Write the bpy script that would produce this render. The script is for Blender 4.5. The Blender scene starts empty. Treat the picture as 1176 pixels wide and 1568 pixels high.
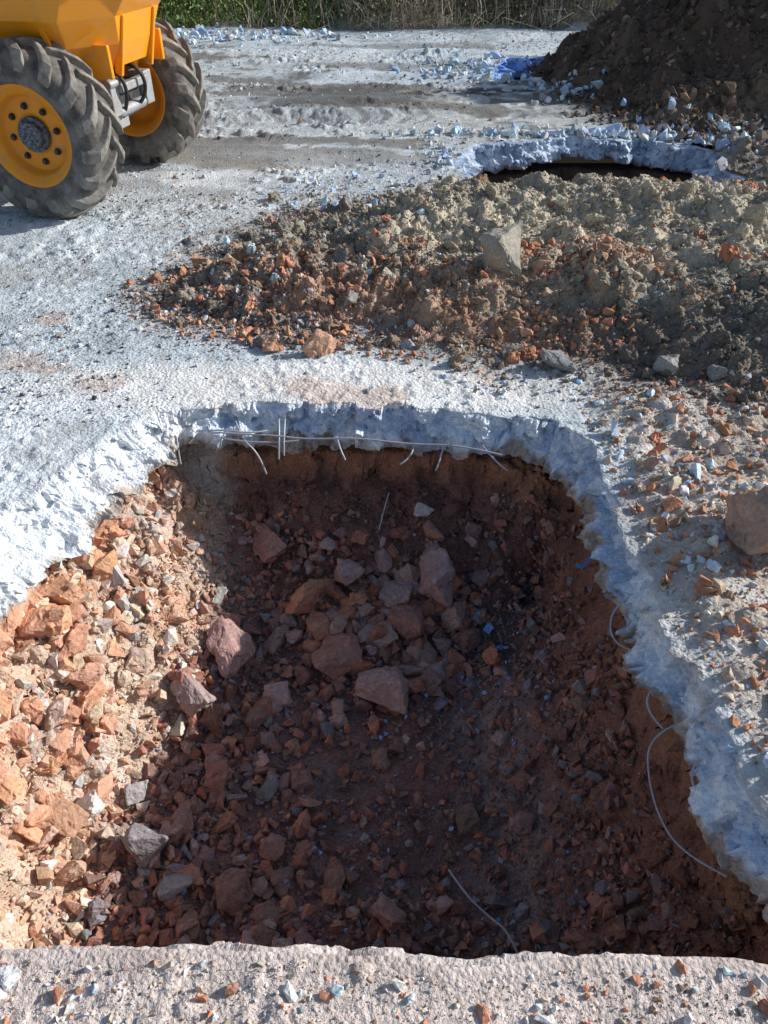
import bpy, bmesh, math, random
import numpy as np
from mathutils import Vector, Matrix
random.seed(5); RNG=np.random.default_rng(11)
scene=bpy.context.scene

# ------------------------------------------------------------------ noise
def _h(ix,iy,iz,s):
    n=(ix*374761393+iy*668265263+iz*2147483647+s*1442695041)&0xffffffff
    n=((n^(n>>13))*1274126177)&0xffffffff
    n=n^(n>>16)
    n=(n*668265263)&0xffffffff
    n=n^(n>>15)
    return (n&0xffff)/65535.0
def vn3(x,y,z,s=0):
    x=np.asarray(x,float);y=np.asarray(y,float)+0*x;z=np.asarray(z,float)+0*x
    ix=np.floor(x).astype(np.int64);iy=np.floor(y).astype(np.int64);iz=np.floor(z).astype(np.int64)
    fx=x-ix;fy=y-iy;fz=z-iz
    fx=fx*fx*(3-2*fx);fy=fy*fy*(3-2*fy);fz=fz*fz*(3-2*fz)
    def L(a,b,t): return a+(b-a)*t
    r=[]
    for dz in (0,1):
        a=L(_h(ix,iy,iz+dz,s),_h(ix+1,iy,iz+dz,s),fx)
        b=L(_h(ix,iy+1,iz+dz,s),_h(ix+1,iy+1,iz+dz,s),fx)
        r.append(L(a,b,fy))
    return L(r[0],r[1],fz)*2-1
def vn2(x,y,s=0):
    x=np.asarray(x,float);y=np.asarray(y,float)+0*x
    ix=np.floor(x).astype(np.int64);iy=np.floor(y).astype(np.int64)
    fx=x-ix;fy=y-iy
    fx=fx*fx*(3-2*fx);fy=fy*fy*(3-2*fy)
    a=_h(ix,iy,0,s);b=_h(ix+1,iy,0,s);c=_h(ix,iy+1,0,s);d=_h(ix+1,iy+1,0,s)
    return ((a+(b-a)*fx)*(1-fy)+(c+(d-c)*fx)*fy)*2-1
def fbm(x,y,o=4,s=0,g=.5):
    v=0;a=1;t=0
    for i in range(o):
        c,sn=math.cos(i*.9+.4),math.sin(i*.9+.4)
        k=2.03**i
        v=v+a*vn2((x*c-y*sn)*k+i*17.3,(x*sn+y*c)*k-i*9.1,s+i);t+=a;a*=g
    return v/t
def fbm3(x,y,z,o=3,s=0,g=.5):
    v=0;a=1;t=0
    for i in range(o):
        k=2.07**i
        v=v+a*vn3(x*k+i*7.7,y*k+i*3.1,z*k-i*5.3,s+i);t+=a;a*=g
    return v/t
def facet3(x,y,z,cell,s,tilt=1.2,step=1.3):
    """broken-stone facets: each cell is a randomly tilted plane"""
    gx,gy,gz=x/cell,y/cell,z/cell
    ix,iy,iz=[np.floor(g).astype(np.int64) for g in (gx,gy,gz)]
    best=np.full(x.shape,1e9);val=np.zeros(x.shape)
    for a in (-1,0,1):
        for b in (-1,0,1):
            for c in (-1,0,1):
                jx,jy,jz=ix+a,iy+b,iz+c
                px=gx-jx-_h(jx,jy,jz,s);py=gy-jy-_h(jx,jy,jz,s+1);pz=gz-jz-_h(jx,jy,jz,s+2)
                d=px*px+py*py+pz*pz
                v=(_h(jx,jy,jz,s+3)-.5)*step+tilt*(px*(_h(jx,jy,jz,s+4)-.5)+py*(_h(jx,jy,jz,s+5)-.5)+pz*(_h(jx,jy,jz,s+6)-.5))
                m=d<best;best=np.where(m,d,best);val=np.where(m,v,val)
    return val
def clods(x,y,cell,s,prob=.7):
    wx=x+vn2(x/cell*1.7,y/cell*1.7,s+5)*cell*.22
    wy=y+vn2(x/cell*1.7,y/cell*1.7,s+6)*cell*.22
    gx=wx/cell;gy=wy/cell
    ix=np.floor(gx).astype(np.int64);iy=np.floor(gy).astype(np.int64)
    out=np.zeros_like(gx)
    for dx in (-1,0,1):
        for dy in (-1,0,1):
            jx=ix+dx;jy=iy+dy
            cx=jx+.15+.7*_h(jx,jy,1,s);cy=jy+.15+.7*_h(jx,jy,2,s)
            r=.25+.42*_h(jx,jy,3,s)
            q=1-((gx-cx)**2+(gy-cy)**2)/(r*r)
            hgt=np.sqrt(np.maximum(q,0))*r*cell*.75
            hgt=np.where(_h(jx,jy,4,s)<prob,hgt,0)
            out=np.maximum(out,hgt)
    return out
def sst(a,b,x):
    t=np.clip((x-a)/(b-a),0,1);return t*t*(3-2*t)

# ------------------------------------------------------------------ mesh helpers
def make_mesh(name,V,F,mat,col=None,smooth=True,parent=None):
    if not isinstance(F,(list,tuple)): F=[F]
    me=bpy.data.meshes.new(name)
    V=np.ascontiguousarray(V,dtype=np.float32)
    me.vertices.add(len(V)); me.vertices.foreach_set('co',V.ravel())
    nl=sum(f.size for f in F); nf=sum(len(f) for f in F)
    me.loops.add(nl); me.polygons.add(nf)
    me.loops.foreach_set('vertex_index',np.concatenate([f.ravel() for f in F]).astype(np.int32))
    tot=np.concatenate([np.full(len(f),f.shape[1]) for f in F]).astype(np.int32)
    st=np.concatenate([[0],np.cumsum(tot)[:-1]]).astype(np.int32)
    me.polygons.foreach_set('loop_start',st)
    me.polygons.foreach_set('loop_total',tot)
    me.update(calc_edges=True)
    me.polygons.foreach_set('use_smooth',np.full(nf,bool(smooth)))
    if col is not None:
        a=me.color_attributes.new('Col','FLOAT_COLOR','POINT')
        c=np.ones((len(V),4),np.float32);c[:,:3]=np.clip(col,0,.85)
        a.data.foreach_set('color',c.ravel())
    me.materials.append(mat)
    ob=bpy.data.objects.new(name,me);scene.collection.objects.link(ob)
    if parent: ob.parent=parent
    return ob
def grid_faces(nx,ny):
    i=np.arange(nx*ny).reshape(ny,nx)
    return np.stack([i[:-1,:-1],i[:-1,1:],i[1:,1:],i[1:,:-1]],-1).reshape(-1,4)

# ------------------------------------------------------------------ materials
def mat_new(name):
    m=bpy.data.materials.new(name);m.use_nodes=True
    nt=m.node_tree;b=nt.nodes['Principled BSDF'];return m,nt,b
def earth_mat(name,fine=120,bump=.5,dist=.004,rough=.95,var=.35,spec=.15,vscale=60):
    m,nt,b=mat_new(name);N=nt.nodes.new;L=nt.links.new
    at=N('ShaderNodeAttribute');at.attribute_name='Col'
    tc=N('ShaderNodeTexCoord')
    n1=N('ShaderNodeTexNoise');n1.inputs['Scale'].default_value=fine;n1.inputs['Detail'].default_value=3;n1.inputs['Roughness'].default_value=.7
    n2=N('ShaderNodeTexNoise');n2.inputs['Scale'].default_value=9;n2.inputs['Detail'].default_value=4;n2.inputs['Roughness'].default_value=.7
    vo=N('ShaderNodeTexVoronoi');vo.inputs['Scale'].default_value=vscale
    for n in (n1,n2,vo): L(tc.outputs['Object'],n.inputs['Vector'])
    r1=N('ShaderNodeMapRange');r1.inputs['From Min'].default_value=.3;r1.inputs['From Max'].default_value=.7
    r1.inputs['To Min'].default_value=1-var;r1.inputs['To Max'].default_value=1+var
    L(n1.outputs['Fac'],r1.inputs['Value'])
    r2=N('ShaderNodeMapRange');r2.inputs['From Min'].default_value=.3;r2.inputs['From Max'].default_value=.7
    r2.inputs['To Min'].default_value=1-var*.6;r2.inputs['To Max'].default_value=1+var*.6
    L(n2.outputs['Fac'],r2.inputs['Value'])
    mm=N('ShaderNodeMath');mm.operation='MULTIPLY';L(r1.outputs[0],mm.inputs[0]);L(r2.outputs[0],mm.inputs[1])
    sc=N('ShaderNodeVectorMath');sc.operation='SCALE';L(at.outputs['Color'],sc.inputs[0]);L(mm.outputs[0],sc.inputs['Scale'])
    L(sc.outputs[0],b.inputs['Base Color'])
    ad=N('ShaderNodeMath');ad.operation='MULTIPLY_ADD';ad.inputs[1].default_value=-.6
    L(vo.outputs['Distance'],ad.inputs[0]);L(n1.outputs['Fac'],ad.inputs[2])
    bp=N('ShaderNodeBump');bp.inputs['Strength'].default_value=bump;bp.inputs['Distance'].default_value=dist
    L(ad.outputs[0],bp.inputs['Height']);L(bp.outputs[0],b.inputs['Normal'])
    b.inputs['Roughness'].default_value=rough
    b.inputs['Specular IOR Level'].default_value=spec
    return m
M_ground=earth_mat('ground_dust',fine=90,bump=.9,dist=.007,vscale=70,var=.28)
M_soil=earth_mat('pit_soil',fine=110,bump=.9,dist=.008,vscale=85,var=.35)
M_heap=earth_mat('spoil_soil',fine=80,bump=.9,dist=.009,vscale=60,var=.28)
M_conc=earth_mat('broken_concrete',fine=70,bump=.9,dist=.006,vscale=95,var=.2,spec=.2)
M_stone=earth_mat('stone',fine=70,bump=.7,dist=.004,vscale=110,var=.25)

def simple(name,col,rough=.5,metal=0,spec=.5,dirt=0,dirtcol=(.3,.27,.22),dscale=6,bump=0,coat=0):
    m,nt,b=mat_new(name);N=nt.nodes.new;L=nt.links.new
    b.inputs['Roughness'].default_value=rough;b.inputs['Metallic'].default_value=metal
    b.inputs['Specular IOR Level'].default_value=spec
    b.inputs['Coat Weight'].default_value=coat
    tc=N('ShaderNodeTexCoord');n=N('ShaderNodeTexNoise');n.inputs['Scale'].default_value=dscale;n.inputs['Detail'].default_value=8;n.inputs['Roughness'].default_value=.7
    L(tc.outputs['Object'],n.inputs['Vector'])
    mr=N('ShaderNodeMapRange');mr.inputs['From Min'].default_value=.62-.35*dirt;mr.inputs['From Max'].default_value=.75-.1*dirt
    mr.inputs['To Max'].default_value=min(1,.35+dirt)
    L(n.outputs['Fac'],mr.inputs['Value'])
    mx=N('ShaderNodeMix');mx.data_type='RGBA';mx.inputs['A'].default_value=(*col,1);mx.inputs['B'].default_value=(*dirtcol,1)
    L(mr.outputs[0],mx.inputs['Factor']);L(mx.outputs['Result'],b.inputs['Base Color'])
    if bump:
        n3=N('ShaderNodeTexNoise');n3.inputs['Scale'].default_value=60;n3.inputs['Detail'].default_value=4;L(tc.outputs['Object'],n3.inputs['Vector'])
        bp=N('ShaderNodeBump');bp.inputs['Strength'].default_value=bump;bp.inputs['Distance'].default_value=.004
        L(n3.outputs['Fac'],bp.inputs['Height']);L(bp.outputs[0],b.inputs['Normal'])
    return m

# ------------------------------------------------------------------ pit rims
def catmull(P,step):
    P=np.array(P,float);n=len(P);out=[]
    for i in range(n):
        p0,p1,p2,p3=P[i-1],P[i],P[(i+1)%n],P[(i+2)%n]
        m=max(2,int(np.linalg.norm(p2-p1)/step))
        t=(np.arange(m)/m)[:,None]
        d1=(p2-p0)*.5*.7;d2=(p3-p1)*.5*.7
        L12=np.linalg.norm(p2-p1)
        d1=d1/max(np.linalg.norm(d1),1e-6)*min(np.linalg.norm(d1),L12);d2=d2/max(np.linalg.norm(d2),1e-6)*min(np.linalg.norm(d2),L12)
        h00=2*t**3-3*t**2+1;h10=t**3-2*t**2+t;h01=-2*t**3+3*t**2;h11=t**3-t**2
        out.append(h00*p1+h10*d1+h01*p2+h11*d2)
    return np.concatenate(out)
class Rim:
    def __init__(s,P,step,seed,amp=1.0,near=.12):
        s.c=catmull(P,step);s.near=near
        d=np.roll(s.c,-1,0)-s.c;s.s=np.concatenate([[0],np.cumsum(np.linalg.norm(d,axis=1))[:-1]])
        s.len=s.s[-1]+np.linalg.norm(d[-1])
        tg=np.roll(s.c,-8,0)-np.roll(s.c,8,0);tg/=np.linalg.norm(tg,axis=1)[:,None]+1e-9
        area=.5*np.sum(s.c[:,0]*np.roll(s.c[:,1],-1)-np.roll(s.c[:,0],-1)*s.c[:,1])
        sg=1 if area>0 else -1
        s.n=np.stack([tg[:,1],-tg[:,0]],1)*sg
        s.seed=seed;s.amp=amp
        s.off=s.jag(s.c[:,0],s.c[:,1])
    def jag(s,x,y):
        f=s.amp*np.where(y<.75,s.near,1.0)
        z=np.zeros_like(np.asarray(x,float));e=.009*s.amp
        fa=sum(facet3(x+a,y+b,z,.12*s.amp,s.seed+3,2.4,.8) for a,b in ((0,0),(e,0),(-e,0),(0,e),(0,-e)))/5
        k=np.where(y<.75,2.2,1.0)
        return f*(.030*k*fbm(x*5,y*5,2,s.seed)+.026*fa/k+.006*vn2(x*38,y*38,s.seed+14)/k+.003*vn2(x*90,y*90,s.seed+4)/k)
    def sdf(s,x,y,jag=True):
        c=s.c[::max(1,int(.05/(s.len/len(s.c))))];a=c;b=np.roll(c,-1,0)
        best=np.full(x.shape,1e9);nx=np.zeros_like(x);ny=np.zeros_like(x);ins=np.zeros(x.shape,bool)
        for (ax,ay),(bx,by) in zip(a,b):
            ex,ey=bx-ax,by-ay
            t=np.clip(((x-ax)*ex+(y-ay)*ey)/(ex*ex+ey*ey+1e-12),0,1)
            qx=ax+t*ex;qy=ay+t*ey;d=(x-qx)**2+(y-qy)**2
            m=d<best;best=np.where(m,d,best);nx=np.where(m,qx,nx);ny=np.where(m,qy,ny)
            cr=((ay>y)!=(by>y))&(x<(bx-ax)*(y-ay)/((by-ay) if abs(by-ay)>1e-12 else 1e-12)+ax)
            ins^=cr
        d=np.sqrt(best);d=np.where(ins,-d,d)
        near=np.abs(d)<.2
        if jag and near.any():
            j=np.zeros_like(d);j[near]=s.jag(nx[near],ny[near]);d=d-j
        return d
R1=Rim([(-1.42,.60),(-.8,.615),(-.2,.612),(.0,.605),(.12,.585),(.2,.585),(.35,.60),(.62,.60),(.87,.59),(.86,.75),(.835,1.0),(.81,1.18),(.80,1.36),(.775,1.52),(.75,1.68),
        (.745,1.89),(.765,2.15),(.745,2.33),(.64,2.45),(.4,2.53),(.08,2.57),(-.226,2.6),(-.484,2.61),(-.656,2.575),(-.88,2.56),(-.97,2.46),
        (-1.12,2.17),(-1.24,1.89),(-1.36,1.5),(-1.42,1.0)],.005,21)
R2=Rim([(.62,5.35),(.58,5.8),(.63,6.2),(.72,6.34),(1.1,6.40),(1.55,6.52),(2.05,6.46),(2.3,6.38),(2.42,6.15),(2.40,5.8),(2.36,5.35),(1.4,5.3)],.01,41,2.4)
R3=Rim([(1.15,8.9),(1.2,9.5),(1.5,9.9),(2.2,9.8),(2.6,9.3),(2.3,8.9),(1.7,8.75)],.02,61,3)

# ------------------------------------------------------------------ ground height / colours
def G0(x,y):
    far=sst(2.5,7,y)
    z=.012*fbm(x*.9,y*.9,3,3)*(.4+1.6*far)+.006*fbm(x*5,y*5,3,9)
    z=z+.03*far*fbm(x*.7+3,y*2.6,3,77)
    for (yc,sl,w_) in ((7.15,.10,.16),(7.75,.12,.14),(8.75,.02,.2)):
        d=(y-yc-sl*x)/w_
        z=z-.03*np.exp(-d*d)*sst(-3,-1,x)*(.6+.4*vn2(x*6,y*6,6))+.02*np.exp(-(np.abs(d)-1.5)**2*3)*sst(-3,-1,x)
    b=np.clip(y-(12.3+.35*vn2(x*.7,0*x,5)),0,None)
    z=z+np.minimum(b*.75,2.2)+.15*sst(0,.8,b)*fbm(x*1.5,y*1.5,3,8)
    return z
def G(x,y):
    z=G0(x,y)
    near=1-sst(4,7,y)
    z=z+near*(.5*clods(x,y,.035,11,.35)+.35*clods(x,y,.016,12,.5))*(.35+.65*sst(-.2,.5,fbm(x*2,y*2,2,13)))
    mid=sst(3,5,y)*(1-sst(10,12,y));z=z+mid*(.6*clods(x,y,.09,17,.4)+.5*clods(x,y,.05,18,.5))*sst(-.1,.4,fbm(x*1.6,y*2.4,3,19))
    rt=sst(.76,.96,x)*(1-sst(2.5,3.2,y))
    z=z+rt*(.6*clods(x,y,.07,14,.6)+.022+.018*fbm(x*4,y*4,2,15))
    br=sst(2.2,2.7,x)*sst(4.8,5.4,y)*(1-sst(7.6,8.4,y))
    z=z+br*(.03+.8*clods(x,y,.14,16,.6)+.7*clods(x,y,.07,20,.6)+.04*fbm(x*3,y*3,2,22))
    return z
def mixc(c,t,m):
    return c*(1-m[...,None])+np.array(t)*m[...,None]
def ground_col(x,y):
    n1=fbm(x*.8,y*.8,4,31);n2=fbm(x*3,y*3,4,32);n3=fbm(x*12,y*12,3,33);n4=fbm(x*30,y*30,2,34)
    c=np.zeros(x.shape+(3,))+np.array([.575,.63,.655])
    c=mixc(c,(.56,.535,.47),sst(-.05,.5,n1+.3*n2)*.6)
    c=mixc(c,(.40,.44,.465),sst(.0,.4,n2+.3*n3)*.6)
    c=mixc(c,(.80,.84,.85),sst(.1,.5,fbm(x*2+5,y*2,3,35)+.2*n3)*.5)
    c=mixc(c,(.26,.26,.25),sst(.22,.5,n3+.5*n4+.3*n1)*.55)
    st=fbm(x*.6+2,y*2.6,4,36)+.25*n2+.25*n3
    m=sst(5.0,6.6,y)*(1-sst(10.4,11.6,y))
    c=mixc(c,(.18,.16,.135),sst(.04,.24,st)*m*.82)
    d=np.hypot((x+.45-.15*(y-7.6))/1.2,(y-7.9)/.9)+.6*n2+.35*n3
    c=mixc(c,(.14,.13,.12),(1-sst(.35,.95,d))*.85)
    for (yc,sl) in ((7.25,.10),(8.55,.06)):
        v=(y-yc-sl*x)/.2
        bar=np.sin((x+np.abs(v)*.12)*34)
        c=mixc(c,(.13,.115,.10),(np.abs(v)<1)*sst(.0,.5,bar)*sst(-2.4,-1.6,x)*(1-sst(1.2,2,x))*sst(-.35,.15,n2)*.55)
    d=np.abs(y-8.2-.1*(x-1)+.15*n2+.06*n3)+np.clip(.3-x,0,9)*.6
    c=mixc(c,(.07,.055,.045),(1-sst(.08,.20,d))*sst(-.3,.1,n3+.1)*.9)
    d=np.abs(y-9.6-.05*(x-1)+.2*n2+.1*n3)+np.clip(-.6-x,0,9)*.3
    c=mixc(c,(.16,.14,.12),(1-sst(.05,.28,d))*.6)
    d=np.abs(y-5.95+.35*(x+1.2)+.1*n2+.06*n3)+np.clip(x+.9,0,9)*.4
    c=mixc(c,(.31,.27,.22),(1-sst(.05,.3,d))*.6)
    d=np.hypot((x+.2)/1.5,(y-2.72)/.24)
    c=mixc(c,(.86,.83,.79),(1-sst(.5,1.2,d+.25*n2))*.85)
    c=mixc(c,(.82,.85,.86),(1-sst(-1.3,-.8,x+.2*n2))*(1-sst(2.5,2.95,y+.2*n2))*.75)
    c=mixc(c,(.68,.57,.51),(1-sst(.75,1.0,y)))
    c=mixc(c,(.49,.35,.28),(1-sst(.75,1.0,y))*sst(.05,.6,n2)*.5)
    rt=sst(.72,.95,x+.12*n2)*(1-sst(2.9,3.5,y))
    c=mixc(c,(.52,.42,.33),rt*.9)
    c=mixc(c,(.68,.68,.67),rt*sst(.1,.5,n3)*.5)
    c=mixc(c,(.54,.34,.24),sst(.30,.55,fbm(x*3.1+9,y*3.1,3,38))*.5*(1-sst(4,6,y)))
    hd=heap_h(x,y)
    c=mixc(c,(.26,.235,.20),sst(-.04,.02,hd+.02*n3)*.85)
    c=mixc(c,(.33,.31,.28),sst(-.058,-.03,hd+.03*n2+.02*n3)*.45)
    md=mound_h(x,y)
    c=mixc(c,(.13,.10,.075),sst(-.22,.02,md+.10*n2+.05*n3)*.85)
    c=mixc(c,(.24,.19,.145),sst(2.1,2.6,x+.3*n2)*sst(4.8,5.4,y)*(1-sst(7.6,8.4,y))*.85)
    v=sst(12.0,12.5,y+.25*n2)
    c=mixc(c,(.11,.10,.055),v)
    g=1+.20*n3[...,None]+.08*n4[...,None]
    return c*g
def heap_h(x,y):
    def g(cx,cy,sx,sy,h): return h*np.exp(-(((x-cx)/sx)**2+((y-cy)/sy)**2))
    z=g(1.35,4.5,1.1,.58,.30)+g(.15,4.2,.62,.60,.21)+g(-.62,3.85,.42,.45,.12)+g(-.95,3.62,.28,.22,.06)+g(1.2,3.5,.8,.50,.19)+g(2.8,4.0,1.1,.70,.28)+g(.1,3.5,.6,.30,.10)+g(2.1,3.15,.8,.42,.17)+g(1.6,2.85,.38,.25,.06)
    z=z-.06+(.050*fbm(x*2.2,y*2.2,3,51)+.028*fbm(x*7,y*7,3,52))*sst(.0,.05,z)
    return np.minimum(z,.75*(5.38-y)+.05*vn2(x*4,y*0,3))
def mound_h(x,y):
    r=np.hypot(x-4.42,(y-9.1)*.95)
    r=r*(1+.08*vn2(np.arctan2(y-9.1,x-4.42)*2.2,r*0,4))
    z=1.80-.69*r
    z2=.32-.32*np.hypot((x-2.9),(y-7.6)*1.1)
    z3=.32-.30*np.hypot((x-4.1),(y-6.9)*1.0)
    return np.maximum(np.maximum(z,z2),z3)+.08*fbm(x*2.5,y*2.5,3,71)
def axis(segs):
    out=[segs[0][0]]
    for a,b,s0,s1 in segs:
        p=a
        while p<b-1e-6:
            t=(p-a)/(b-a);st=s0*(s1/s0)**t;p=min(b,p+st);out.append(p)
    return np.array(out)
ys=axis([(-3,.25,.5,.02),(.25,2.8,.0075,.0075),(2.8,6,.0085,.018),(6,12,.018,.045),(12,16,.05,.12),(16,120,.3,20)])
xp=axis([(0,1.75,.0075,.0085),(1.75,7,.012,.06),(7,100,.1,20)])
xs=np.concatenate([-xp[::-1][:-1],xp])
X,Y=np.meshgrid(xs,ys);nx,ny=len(xs),len(ys)
Xf,Yf=X.ravel(),Y.ravel()
Z=G(Xf,Yf);C=ground_col(Xf,Yf)
keep=np.ones(len(Xf),bool)
def mark(R,box,thr):
    m=(Xf>box[0])&(Xf<box[1])&(Yf>box[2])&(Yf<box[3])
    idx=np.where(m)[0];d=R.sdf(Xf[idx],Yf[idx]);keep[idx[d<thr]]=False
mark(R1,(-1.7,1.2,.3,2.9),.014);mark(R2,(.3,2.7,4.9,6.9),.02);mark(R3,(.8,3.0,8.4,10.3),.03)
F=grid_faces(nx,ny);F=F[keep[F].all(1)]
make_mesh('ground',np.stack([Xf,Yf,Z],1),F,M_ground,C)

# ---- rim strips (broken slab edge)
def lean1(x,y):
    l=np.where(x<-.85,.14,np.where(y>2.2,.045,.04));l=np.where(y<.8,.02,l)
    k=np.ones(25)/25;return np.convolve(np.concatenate([l[-12:],l,l[:12]]),k,'valid')
def rim_strip(name,R,thick,leanf,rows,disp,colf,seed,gz=G,scale=1.0):
    c=R.c+R.n*R.off[:,None]
    lean=leanf(R.c[:,0],R.c[:,1])
    th=thick*(1+.35*fbm(R.c[:,0]*4,R.c[:,1]*4,2,seed)+.12*vn2(R.c[:,0]*20,R.c[:,1]*20,seed))
    prof=[(.055*scale,-.008,0),(.035*scale,.001,0),(.022*scale,.002,0),(.01*scale,.002,.0),(.001,.000,0)]
    for i in range(rows+1): prof.append((None,i/rows,1))
    prof+=[(None,1.05,2),(None,1.08,3)]
    ln=fbm(R.c[:,0]*5,R.c[:,1]*5,2,seed+31);l2=fbm(R.c[:,0]*9,R.c[:,1]*9,2,seed+33)
    P=[];A=[]
    for o,zz,k in prof:
        if k==0: off=np.full(len(c),o);z=np.full(len(c),zz)
        elif k==1:
            off=-lean*zz**1.1+disp*.9*np.exp(-((zz-.38-.2*ln)/.09)**2)*(.4+ln)-disp*1.2*sst(.5,.58,zz+.25*l2)
            z=-.003-th*zz
        elif k==2: off=-lean-disp*1.2+.03;z=-th-.012
        else: off=np.full(len(c),.12);z=-th-.012
        q=c+R.n*off[:,None]
        P.append(np.stack([q[:,0],q[:,1],gz(q[:,0],q[:,1])*(1-min(1,max(0,zz)) if k else 1)+z],1));A.append(np.full(len(c),0 if k==0 else (zz if k==1 else 1)))
    P=np.array(P);A=np.array(A);m,n=P.shape[:2]
    V=P.reshape(-1,3);a=A.ravel();Nn=np.tile(R.n,(m,1))
    x,y,z=V.T
    w=sst(-.05,.10,a)*(a>0)*(1-.4*(a>=1))*np.where(y<.75,.3,1)
    q=.012*disp/.019
    wx=x+q*vn3(x*22,y*22,z*22,seed);wy=y+q*vn3(x*22,y*22,z*22,seed+1);wz=z*1.2+q*vn3(x*22,y*22,z*22,seed+2)
    sc=max(1,disp/.024)
    d=disp*(.8*fbm3(x*8,y*8,z*10,2,seed)+1.1*facet3(wx,wy,wz,.10*sc,seed+5,3.0,.7)+.55*facet3(wx,wy,wz,.04*sc,seed+15,3.0,.7)+.25*fbm3(x*60,y*60,z*60,2,seed+8))
    V=V.copy();V[:,:2]+=Nn*(d*w)[:,None]
    V[:,2]+=w*(1-sst(.85,1,a)*.5)*disp*.35*fbm3(x*20,y*20,z*20,2,seed+25)
    i=np.arange(m*n).reshape(m,n);j=np.roll(i,-1,1)
    Fq=np.stack([i[:-1],i[1:],j[1:],j[:-1]],-1).reshape(-1,4)
    col=colf(V[:,0],V[:,1],V[:,2],a,(wx,wy,wz),seed)
    return make_mesh(name,V,Fq,M_conc,col,smooth=False)
def conc_col(x,y,z,a,W,seed):
    c=np.zeros(x.shape+(3,))+np.array([.70,.76,.84])  # base tinted blue to paint in sky-lit shade
    n=fbm3(x*10,y*10,z*10,3,90)
    fc=facet3(*W,.10,seed+5,0,2.0);f2=facet3(*W,.04,seed+15,0,2.0)
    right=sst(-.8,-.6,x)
    c=mixc(c,(.36,.46,.64),sst(-.4,1.0,.7*fc+.4*f2+n)*.85*(.35+.65*right))  # deeper blue shade and facet contrast painted on, weaker on the left
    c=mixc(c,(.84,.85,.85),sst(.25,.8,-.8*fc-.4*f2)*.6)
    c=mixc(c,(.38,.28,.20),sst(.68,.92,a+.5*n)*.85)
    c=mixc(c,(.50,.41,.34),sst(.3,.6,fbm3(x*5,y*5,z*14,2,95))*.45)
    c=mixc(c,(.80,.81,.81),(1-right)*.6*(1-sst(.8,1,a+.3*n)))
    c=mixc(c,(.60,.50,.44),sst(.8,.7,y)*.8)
    t=(a<.01)
    gc=ground_col(x,y)
    return np.where(t[:,None],gc*.9+.07*c,c)
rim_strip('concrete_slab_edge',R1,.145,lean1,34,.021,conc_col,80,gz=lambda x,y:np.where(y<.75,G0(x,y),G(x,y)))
def mk2(A_,B_):
    def f(x,y,z,a,W,seed):
        c=np.zeros(x.shape+(3,))+np.array(A_);n=fbm3(x*7,y*7,z*7,3,90)
        c=mixc(c,B_,sst(-.3,.4,n+.5*facet3(*W,.12,seed+5,0,2.0))*.8)
        return mixc(c,(.14,.10,.08),sst(.8,1.05,a+.25*n)*.8)
    return f
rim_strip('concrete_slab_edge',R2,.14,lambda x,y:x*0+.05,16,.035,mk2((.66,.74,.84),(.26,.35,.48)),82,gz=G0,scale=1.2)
rim_strip('concrete_slab_edge',R3,.18,lambda x,y:x*0+.06,10,.05,mk2((.38,.56,.88),(.16,.30,.60)),84,gz=G0,scale=1.8)  # saturated blue paints the shade on this far slab face

# ------------------------------------------------------------------ pit interior
def I_base(x,y):
    w=.06*fbm(x*3,y*3,3,101)+.025*fbm(x*11,y*11,2,102)
    rx=np.interp(y,[.6,1.0,1.36,1.7,2.33,2.5],[.86,.83,.80,.75,.75,.72])
    dr=rx-x+w
    fy=np.interp(x,[-1.,-.66,0,.4,.75],[2.5,2.56,2.57,2.52,2.38])
    df=fy-y+w
    lx=np.interp(y,[.6,1.0,1.5,1.89,2.17,2.46],[-1.42,-1.42,-1.36,-1.24,-1.12,-.97])
    dl=x-lx+w*1.3
    dn=y-.6
    zr=np.interp(dr,[-.15,-.04,.0,.06,.14,.25,.36,.5],[-.22,-.25,-.38,-.50,-.60,-.69,-.78,-.84])
    zf=np.interp(df,[-.15,-.05,-.02,.12,.25,.45,.65],[-.22,-.25,-.36,-.48,-.62,-.76,-.84])
    zl=np.interp(dl,[-.15,.0,.10,.16,.24,.40,.58,.80],[-.21,-.22,-.26,-.34,-.42,-.56,-.71,-.85])
    zl=zl-.22*sst(1.9,1.1,y)*sst(.15,.45,dl)
    zn=np.interp(dn,[-.15,.0,.06,.2],[-.22,-.25,-.6,-.85])
    fl=-.84+.045*fbm(x*2,y*2,3,103)-.09*sst(1.6,1.1,y)*sst(-.3,-.8,x)
    fl=fl+.07*np.exp(-((x+.02)/.38)**2-((y-2.0)/.28)**2)
    fl=fl+.06*np.exp(-((x-.46)/.05)**2)*sst(2.2,1.8,y)
    z=fl
    for q in (zr,zf,zl,zn):
        h=np.clip(.5+.5*(q-z)/.06,0,1);z=z*(1-h)+q*h+.06*h*(1-h)
    z=z-.16*np.exp(-((x-.60)/.06)**2-((y-2.22)/.09)**2)
    return z
def I_h(x,y):
    z=I_base(x,y)
    rough=sst(-.2,.3,fbm(x*3+4,y*3,2,104))
    left=sst(-.55,-.8,x);right=sst(.5,.62,x)
    z=z+.8*clods(x,y,.10,105,.35)*(.15+.6*left+.4*rough+.3*right)+.8*clods(x,y,.045,106,.5)*(.3+.6*rough+.3*left+.4*right)+.7*clods(x,y,.02,107,.7)*(.5+.5*rough)
    return z
gx=np.arange(-1.62,1.10,.0065);gy=np.arange(.35,2.85,.0065)
X,Y=np.meshgrid(gx,gy);Xf,Yf=X.ravel(),Y.ravel()
Z=I_h(Xf,Yf)
EDGE=lambda y:np.interp(y,[.8,1.2,1.7,2.1,2.4],[-.90,-.86,-.74,-.66,-.66])   # pit shade line in colour: sunlit rubble painted paler left, shaded soil darker right
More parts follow.
